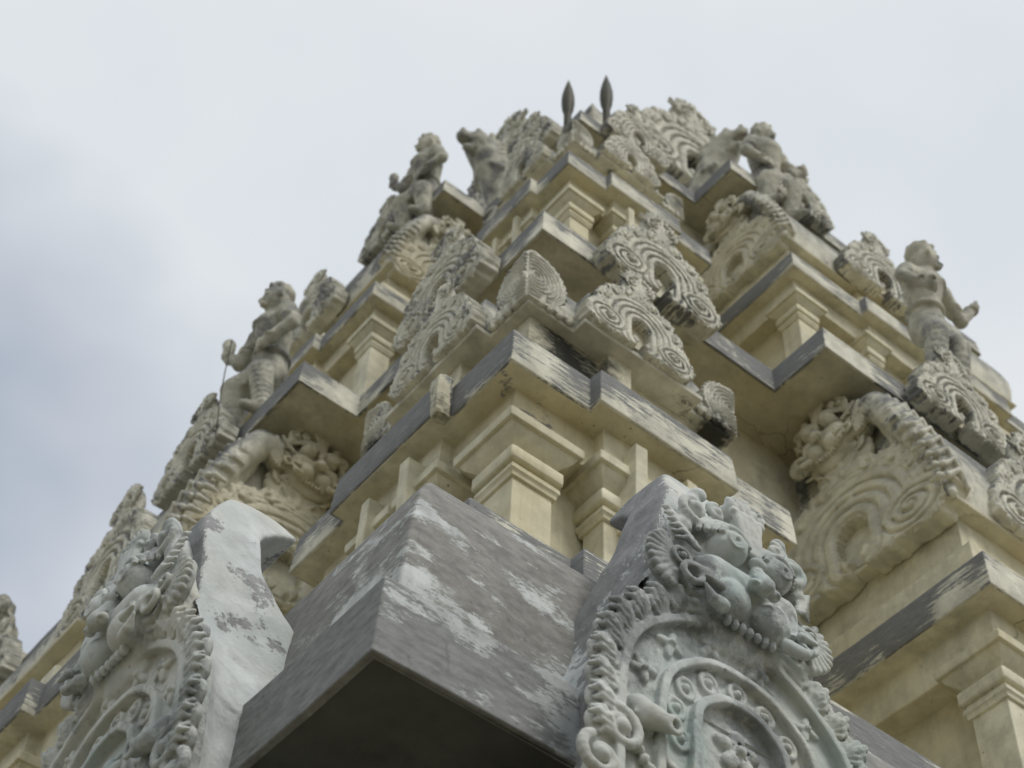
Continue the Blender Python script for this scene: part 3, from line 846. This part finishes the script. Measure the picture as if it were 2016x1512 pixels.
# ---- carved pieces
me_front = arch_front(); me_hood = arch_hood(); me_shoe = shoe(); me_leaf = corner_leaf(); me_lion = lion_alone(); me_scroll = leaf_scroll()

def big_arch(x, y, z, s, wide=1.0):
    o = put('lion_arch', me_front, tower, 0, frame_right(x, y, z, s * wide, s, s))
    put('hood', me_hood, o)
    return both(o)
tag(big_arch(-.195, -1.25, -2.83, 1.0, 1.09), 'grey-blue stucco arch crowned by a bulging-eyed lion mask')

def shoe_at(fr, mat=None, backing=.0, name='horseshoe_ornament'):
    o = put(name, me_shoe, tower, 0, fr)
    if backing:
        v, f = [], []
        n_ = 22
        for w in (-.028, -.028 - backing):
            for i in range(n_ + 1):
                a = math.pi * (-.18 + 1.36 * i / n_); rr = .225 - (.02 if w < -.1 else 0)
                v.append((rr * math.cos(a), max(-.0, .14 + rr * math.sin(a)), w))
        for i in range(n_): f.append((i, i + 1, n_ + 2 + i, n_ + 1 + i))
        f.append(tuple(range(n_ + 1))[::-1]); f.append((0, n_ + 1, 2 * n_ + 1, n_))
        mesh_obj('vault', v, f, 'carved_clean', o, smooth=50)
    return o

both(shoe_at(frame_right(.80, .150, .900, 1.0, .90, 1.0), backing=.25))            # pavilion roof, first storey
both(shoe_at(frame_right(1.195, .405, 1.93, 1.22, 1.12, 1.4), backing=.3))          # second great cornice
both(shoe_at(frame_right(2.99, .03, 1.96, 1.16, 1.05, 1.3), backing=.3))            # second great cornice, bay
both(shoe_at(frame_right(W - 2.99, .03, 1.96, 1.16, 1.05, 1.3), backing=.3))
both(shoe_at(frame_right(1.257 + .785 * .8, 1.257 + .135 * .8, 4.29 + .900 * .8, .8, .76, .8), backing=.25))
both(shoe_at(frame_right(2.22, 1.66, 6.0, .95, .95, 1.1), backing=.3))              # third great cornice
both(shoe_at(frame_right(3.52, 1.27, 6.0, .95, .95, 1.1), backing=.3))
both(shoe_at(frame_right(3.14, -.19, .93, 1.4, 1.4, 1.6), backing=.3))            # bay roof fronts
both(shoe_at(frame_right(3.9, .98, 4.29 + .7, 1.3, 1.15, 1.3), backing=.3))
# corner leaves: two folded halves each
for (d, z, s) in ((.232, .87, 1.0), (1.257 + .232 * .8, 4.29 + .87 * .8, .8)):
    both(put('corner_leaf', me_leaf, tower, 0, frame_right(d, d, z, s * 1.05, s * .80, s)))
    e = put('corner_leaf', me_leaf, tower, 0, frame_right(d + 1.22 * s, d, z, -s, s * .72, s)); both(e)
    e = put('corner_leaf', me_leaf, tower, 0, Matrix(((0, 0, s, d + 1.22 * s), (s, 0, 0, d), (0, s * .72, 0, z), (0, 0, 0, 1)))); both(e)

# gable ends of the bay roofs with their lion masks and leaf scrolls
def gable(x, yc, z, s):
    o = shoe_at(frame_end(x, yc, z, 2.0 * s, 1.62 * s, 1.6 * s), backing=.06, name='gable_arch'); o.data = me_gable
    both(o)
    o = put('lion_mask', me_lion, tower, 0, frame_end(x - .04 * s, yc + .03 * s, z + .885 * s, .98 * s, .90 * s, 1.2 * s)); both(o)
    o = put('leaf_scroll', me_scroll, tower, 0, Matrix.Translation((x - .0 * s, yc - .60 * s, z)) @ Matrix.Scale(s, 4)); both(o)
me_gable = me_shoe.copy(); me_gable.name = 'gable_arch'; me_gable.materials[0] = M['carved_clean']
gable(2.455, .44, .872, 1.0)
gable(2.87 + .205 * .8, .913 + .81 * .8, 4.29 + .872 * .8, .8)

# ---- crowning dome
def dome():
    V = Clay((-1.92, -1.92, -.1), (1.92, 1.92, 2.3), .032)
    def fn(x, y, z):
        hw = 1.70 + .04 * np.sin(z * 2.6) - .25 * np.clip(z - 1.4, 0, 2) ** 2
        q = np.maximum(np.maximum(np.abs(x), np.abs(y)), (np.abs(x) + np.abs(y)) * .715)
        return smax(smax(q - hw, z - 1.95, .30), -z, .02) * .7
    V.put(fn, (-1.9, -1.9, 0), (1.9, 1.9, 2.2), .1)
    V.put(lambda x, y, z: smax(np.maximum(np.abs(x), np.abs(y)) - 1.73, np.abs(z - .30) - .42, .05), (-1.75, -1.75, -.1), (1.75, 1.75, .75), .06)
    rnd = random.Random(7)
    for i in range(420):                                  # eroded stucco foliage
        a = rnd.uniform(0, 2 * math.pi); z = rnd.uniform(.5, 1.8); rr = 1.72 - .25 * max(0, z - 1.3)
        V.ell((rr * math.cos(a), rr * math.sin(a), z), (rnd.uniform(.035, .08), rnd.uniform(.035, .08), rnd.uniform(.04, .09)), .03)
    for a in ((-.63, -1.72), (-1.72, -.63)):              # the dark niches under the arches
        V.ell((a[0], a[1], .70), (.26 if a[0] > -1 else .60, .60 if a[0] > -1 else .26, .34), .02, cut=True)
    V.rough(.010, 13)
    return V.mesh('dome', 'carved_cream')
put('dome', dome(), tower, 0, Matrix.Translation((W / 2, W / 2, 7.3)))
both(shoe_at(frame_right(3.57, 2.40, 7.78, 2.5, 2.15, 2.6), name='dome_arch'))
for (x, y) in ((1.835, 2.005), (2.03, 1.785)):
    n_ = 14; v, f = [], []
    prof = [(.030, -.2), (.030, .30), (.044, .37), (.052, .47), (.050, .55), (.034, .67), (.014, .77), (.001, .83)]
    for r0, z0 in prof:
        for i in range(n_): v.append((x + r0 * math.cos(2 * math.pi * i / n_), y + r0 * math.sin(2 * math.pi * i / n_), 6.2 + z0))
    for j in range(len(prof) - 1):
        for i in range(n_): f.append((j * n_ + i, j * n_ + (i + 1) % n_, (j + 1) * n_ + (i + 1) % n_, (j + 1) * n_ + i))
    mesh_obj('finial', v, f, 'metal', tower, smooth=60)

# ------------------------------------------------------------------ statues
def figure(name, J, label, h=.011, extra=None, fat=1.0):
    """One continuous body from named joints given in tower coordinates."""
    P = {k: np.array(v, float) for k, v in J.items()}
    base = np.array((P['pelvis'][0], P['pelvis'][1], min(P['footL'][2], P['footR'][2])))
    P = {k: v - base for k, v in P.items()}
    A = np.array(list(P.values())); lo, hi = A.min(0) - .22, A.max(0) + .22
    V = Clay(lo, hi, h)
    cap0 = V.cap; V.cap = lambda a, b, ra, rb=None, k=.01, cut=False: cap0(a, b, ra * (fat if ra > .04 else 1), None if rb is None else rb * (fat if rb > .04 else 1), k, cut)
    hd = P['head']; s = J.get('scale', 1.0) if False else 1.0
    fw = P['face']; fw = fw - hd; fw = fw / np.linalg.norm(fw)
    side = np.cross(fw, (0, 0, 1)); side = side / np.linalg.norm(side)
    V.ell(hd, (.082, .082, .098), .01)
    V.ell(hd - fw * .02 + np.array((0, 0, .05)), (.088, .088, .075), .01)
    V.ell(hd + np.array((0, 0, .125)), (.05, .05, .05), .02)
    V.cap(hd + fw * .07 + np.array((0, 0, .015)), hd + fw * .095 + np.array((0, 0, -.018)), .014, .018, .01)
    V.ell(hd + fw * .075 + np.array((0, 0, -.052)), (.026, .026, .012), .006)
    for g in (-1, 1):
        V.ell(hd + fw * .072 + side * .032 * g + np.array((0, 0, .018)), (.017, .017, .013), .004)
        V.ell(hd + side * .083 * g + np.array((0, 0, -.01)), (.02, .02, .034), .006)
    V.cap(hd - np.array((0, 0, .06)), P['chest'] + np.array((0, 0, .07)), .045, .055, .02)
    V.cap(P['chest'], P['waist'], .125, .092, .03)
    V.cap(P['waist'], P['pelvis'], .09, .12, .03)
    V.tor(P['waist'] - np.array((0, 0, .03)), .098, .02, .008)
    V.tor(P['chest'] + np.array((0, 0, .07)), .075, .014, .006)
    for q in ('L', 'R'):
        V.cap(P['chest'] + np.array((0, 0, .05)), P['sh' + q], .07, .062, .03)
        V.cap(P['sh' + q], P['el' + q], .055, .042, .012); V.cap(P['el' + q], P['ha' + q], .043, .03, .012)
        d = P['ha' + q] - P['el' + q]; d = d / np.linalg.norm(d)
        p = np.cross(d, fw + np.array((0, 0, .3))); p = p / np.linalg.norm(p); r2 = np.cross(d, p)
        V.ell(P['ha' + q] + d * .03, (.034,) * 3, .01)
        for i in range(4):
            b0 = P['ha' + q] + d * .045 + p * (.018 * (i - 1.5)); L = (.05, .058, .055, .042)[i]
            V.chain([b0, b0 + d * L * .5 + r2 * .004, b0 + d * L * .75 + r2 * .022], [.010, .0095, .008], .003)
        V.chain([P['ha' + q] + d * .01 + p * .03, P['ha' + q] + d * .04 + p * .052, P['ha' + q] + d * .065 + p * .05], [.012, .011, .009], .004)
        V.cap(P['pelvis'] + (P['kn' + q] - P['pelvis']) * .15, P['kn' + q], .095, .072, .03)
        V.cap(P['kn' + q], P['foot' + q], .074, .052, .012)
        for t in np.linspace(.15, .95, 7):             # folds of the leg cloth
            c = P['kn' + q] * (1 - t) + P['foot' + q] * t
            V.tor(c, (.068 - .016 * t) * fat, .010, .006)
        for t in (.45, .65, .85):
            c = P['pelvis'] * (1 - t) + P['kn' + q] * t
            V.tor(c, (.084 - .012 * t) * fat, .010, .006)
        V.cap(P['foot' + q], P['foot' + q] + fw * np.array((.12, .12, 0)) - np.array((0, 0, .01)), .045, .03, .015)
    if extra: extra(V, P, fw, side)
    for q in ('L', 'R'):
        for t, rr in ((.55, .052), (.7, .050)):
            V.tor(P['sh' + q] * (1 - t) + P['el' + q] * t, rr * fat, .010, .004)
        V.tor(P['el' + q] * .15 + P['ha' + q] * .85, .040, .009, .003)
    for k_, rr in enumerate((.085, .105)):
        V.tor(P['chest'] + fw * .045 + np.array((0, 0, .055 - .045 * k_)), rr * .8, .011, .004, 1.0)
    for k_ in range(5):
        a = -1.1 + .55 * k_
        V.cap(P['pelvis'] + (fw * math.cos(a) + side * math.sin(a)) * .105 * fat + np.array((0, 0, .05)), P['pelvis'] + (fw * math.cos(a) + side * math.sin(a)) * .13 * fat - np.array((0, 0, .12)), .018, .012, .008)
    for k_ in range(9):
        a = k_ * .7
        V.ell(hd - fw * .01 + np.array((math.cos(a) * .078, math.sin(a) * .078, .075)), (.018, .018, .018), .016)
    V.rough(.0026, 38)
    o = put(name, V.mesh(name, 'statue'), None, 0, Matrix.Translation(Vector(base) + Vector((0, 0, H))))
    return tag(o, label, 'statue', 'figures standing on the tower ledges')

def pedestal(V, P, fw, side):
    b = (P['footL'] + P['footR']) / 2
    V.put(lambda x, y, z: np.maximum(np.maximum(np.abs(x - b[0]) - .2, np.abs(y - b[1]) - .2), np.abs(z - b[2] + .06) - .05), b - .22, b + .22, .02)

def club(V, P, fw, side):
    V.cap(P['haL'] + np.array((0, 0, -.04)), P['haL'] + np.array((-.01, .02, .13)), .022, .04, .01)

def leftfig(dx, dy, dz, s, flip=1, yc=None):
    """Guardian on a left bay: faces -X."""
    J = dict(head=(.12, 2.565, 3.17), face=(.0, 2.60, 3.13), chest=(.165, 2.60, 2.96), waist=(.20, 2.63, 2.76), pelvis=(.21, 2.65, 2.64),
             shL=(.14, 2.74, 2.99), elL=(.10, 2.83, 2.80), haL=(.055, 2.90, 2.90), shR=(.155, 2.45, 2.99), elR=(.16, 2.37, 2.80), haR=(.085, 2.50, 2.70),
             knL=(.08, 2.78, 2.50), footL=(.15, 2.80, 2.20), knR=(.12, 2.55, 2.48), footR=(.18, 2.55, 2.20))
    c = np.array((.21, 2.65, 2.24)); out_ = {}
    for k, v in J.items():
        q = (np.array(v) - c) * s
        if flip < 0: q[1] *= -1
        out_[k] = c + q + np.array((dx, dy, dz))
    return out_
figure('guardian_statue', leftfig(0, 0, 0, 1.0), 'stout guardian statue holding up a club above the bay cornice', extra=club, fat=.96)
figure('guardian_statue', leftfig(-.02, 3.16, -.03, .90, -1), 'guardian statue cut by the left edge of the picture')
figure('guardian_statue', leftfig(1.16, .50, 3.70, .92), 'round-headed guardian statue under the sky on the third cornice beside the lion', extra=club)
def sw_(J): return {k: np.array((v[1], v[0], v[2])) for k, v in J.items()}
J2 = dict(head=(3.0, .04, 3.49), face=(3.10, -.03, 3.46), chest=(3.02, .10, 3.30), waist=(3.04, .14, 3.12), pelvis=(3.06, .16, 2.99),
          shL=(3.16, .08, 3.32), elL=(3.31, .09, 3.20), haL=(3.40, .05, 3.36), shR=(2.87, .09, 3.31), elR=(2.78, .06, 3.16), haR=(2.86, -.02, 3.08),
          knL=(3.16, .06, 2.78), footL=(3.16, .13, 2.40), knR=(2.98, .06, 2.78), footR=(2.98, .13, 2.40))
figure('guardian_statue', J2, 'standing statue with ringed leg cloth and one arm stretched out, above the pierced arch', fat=.95)
J5 = sw_(leftfig(1.16, .62, 3.62, .92))
figure('guardian_statue', J5, 'weathered figure standing on the third cornice beside the knobbly lion', fat=1.1)

def lion_bust(mt, label):
    V = Clay((-.45, -.45, -.60), (.90, .45, 1.1), .018)
    V.chain([(.55, 0, -.25), (.38, 0, .12), (.16, 0, .48), (-.02, 0, .74)], [.27, .24, .21, .18], .04)
    V.ell((-.08, 0, .82), (.19, .17, .17), .03)
    V.cap((-.16, 0, .84), (-.30, 0, .80), .11, .085, .03)
    V.cap((-.14, 0, .70), (-.25, 0, .64), .08, .05, .02)
    V.ell((-.28, 0, .72), (.10, .06, .03), .01, cut=True)
    for g in (-1, 1):
        V.ell((-.17, g * .10, .92), (.045, .04, .045), .01)
        V.ell((-.0, g * .13, .97), (.05, .035, .06), .015)
        V.ell((-.34, g * .04, .87), (.035, .03, .03), .01)
        for q in range(6):
            for p in range(3):
                V.ell((.02 + .05 * p, g * (.13 + .03 * p), .42 + .09 * q - .03 * p), (.05, .045, .05), .015)
    V.ell((.05, 0, 1.0), (.1, .1, .07), .03)
    V.rough(.005, 22)
    o = put('lion_statue', V.mesh('lion_statue', 'statue'), None, 0, mt)
    return tag(o, label, 'statue', 'figures standing on the tower ledges')
lion_bust(Matrix.Translation((1.82, 3.06, 6.70 + H)) @ Matrix.Scale(.72, 4), 'open-mouthed lion figure rearing over the third cornice beside the round-headed guardian')
lion_bust(SWAP @ Matrix.Translation((1.82, 3.30, 6.70 + H)) @ Matrix.Scale(.72, 4), 'knobbly lion figure on the third cornice between the dome and the weathered figure')

def wire():
    a, b = Vector((0.0, 2.655, 1.85 + H)), Vector((0.0, 2.79, 2.92 + H))
    n_ = 6; v, f = [], []
    for j in range(9):
        t = j / 8; c = a.lerp(b, t) + Vector((-.012 * math.sin(t * 3.14), 0, 0))
        for i in range(n_): v.append(c + Vector((math.cos(i * 1.047), math.sin(i * 1.047), 0)) * .004)
    for j in range(8):
        for i in range(n_): f.append((j * n_ + i, j * n_ + (i + 1) % n_, (j + 1) * n_ + (i + 1) % n_, (j + 1) * n_ + i))
    return tag(mesh_obj('wire', v, f, 'metal'), 'thin wire hanging beside the statue with the club', 'wire')
wire()
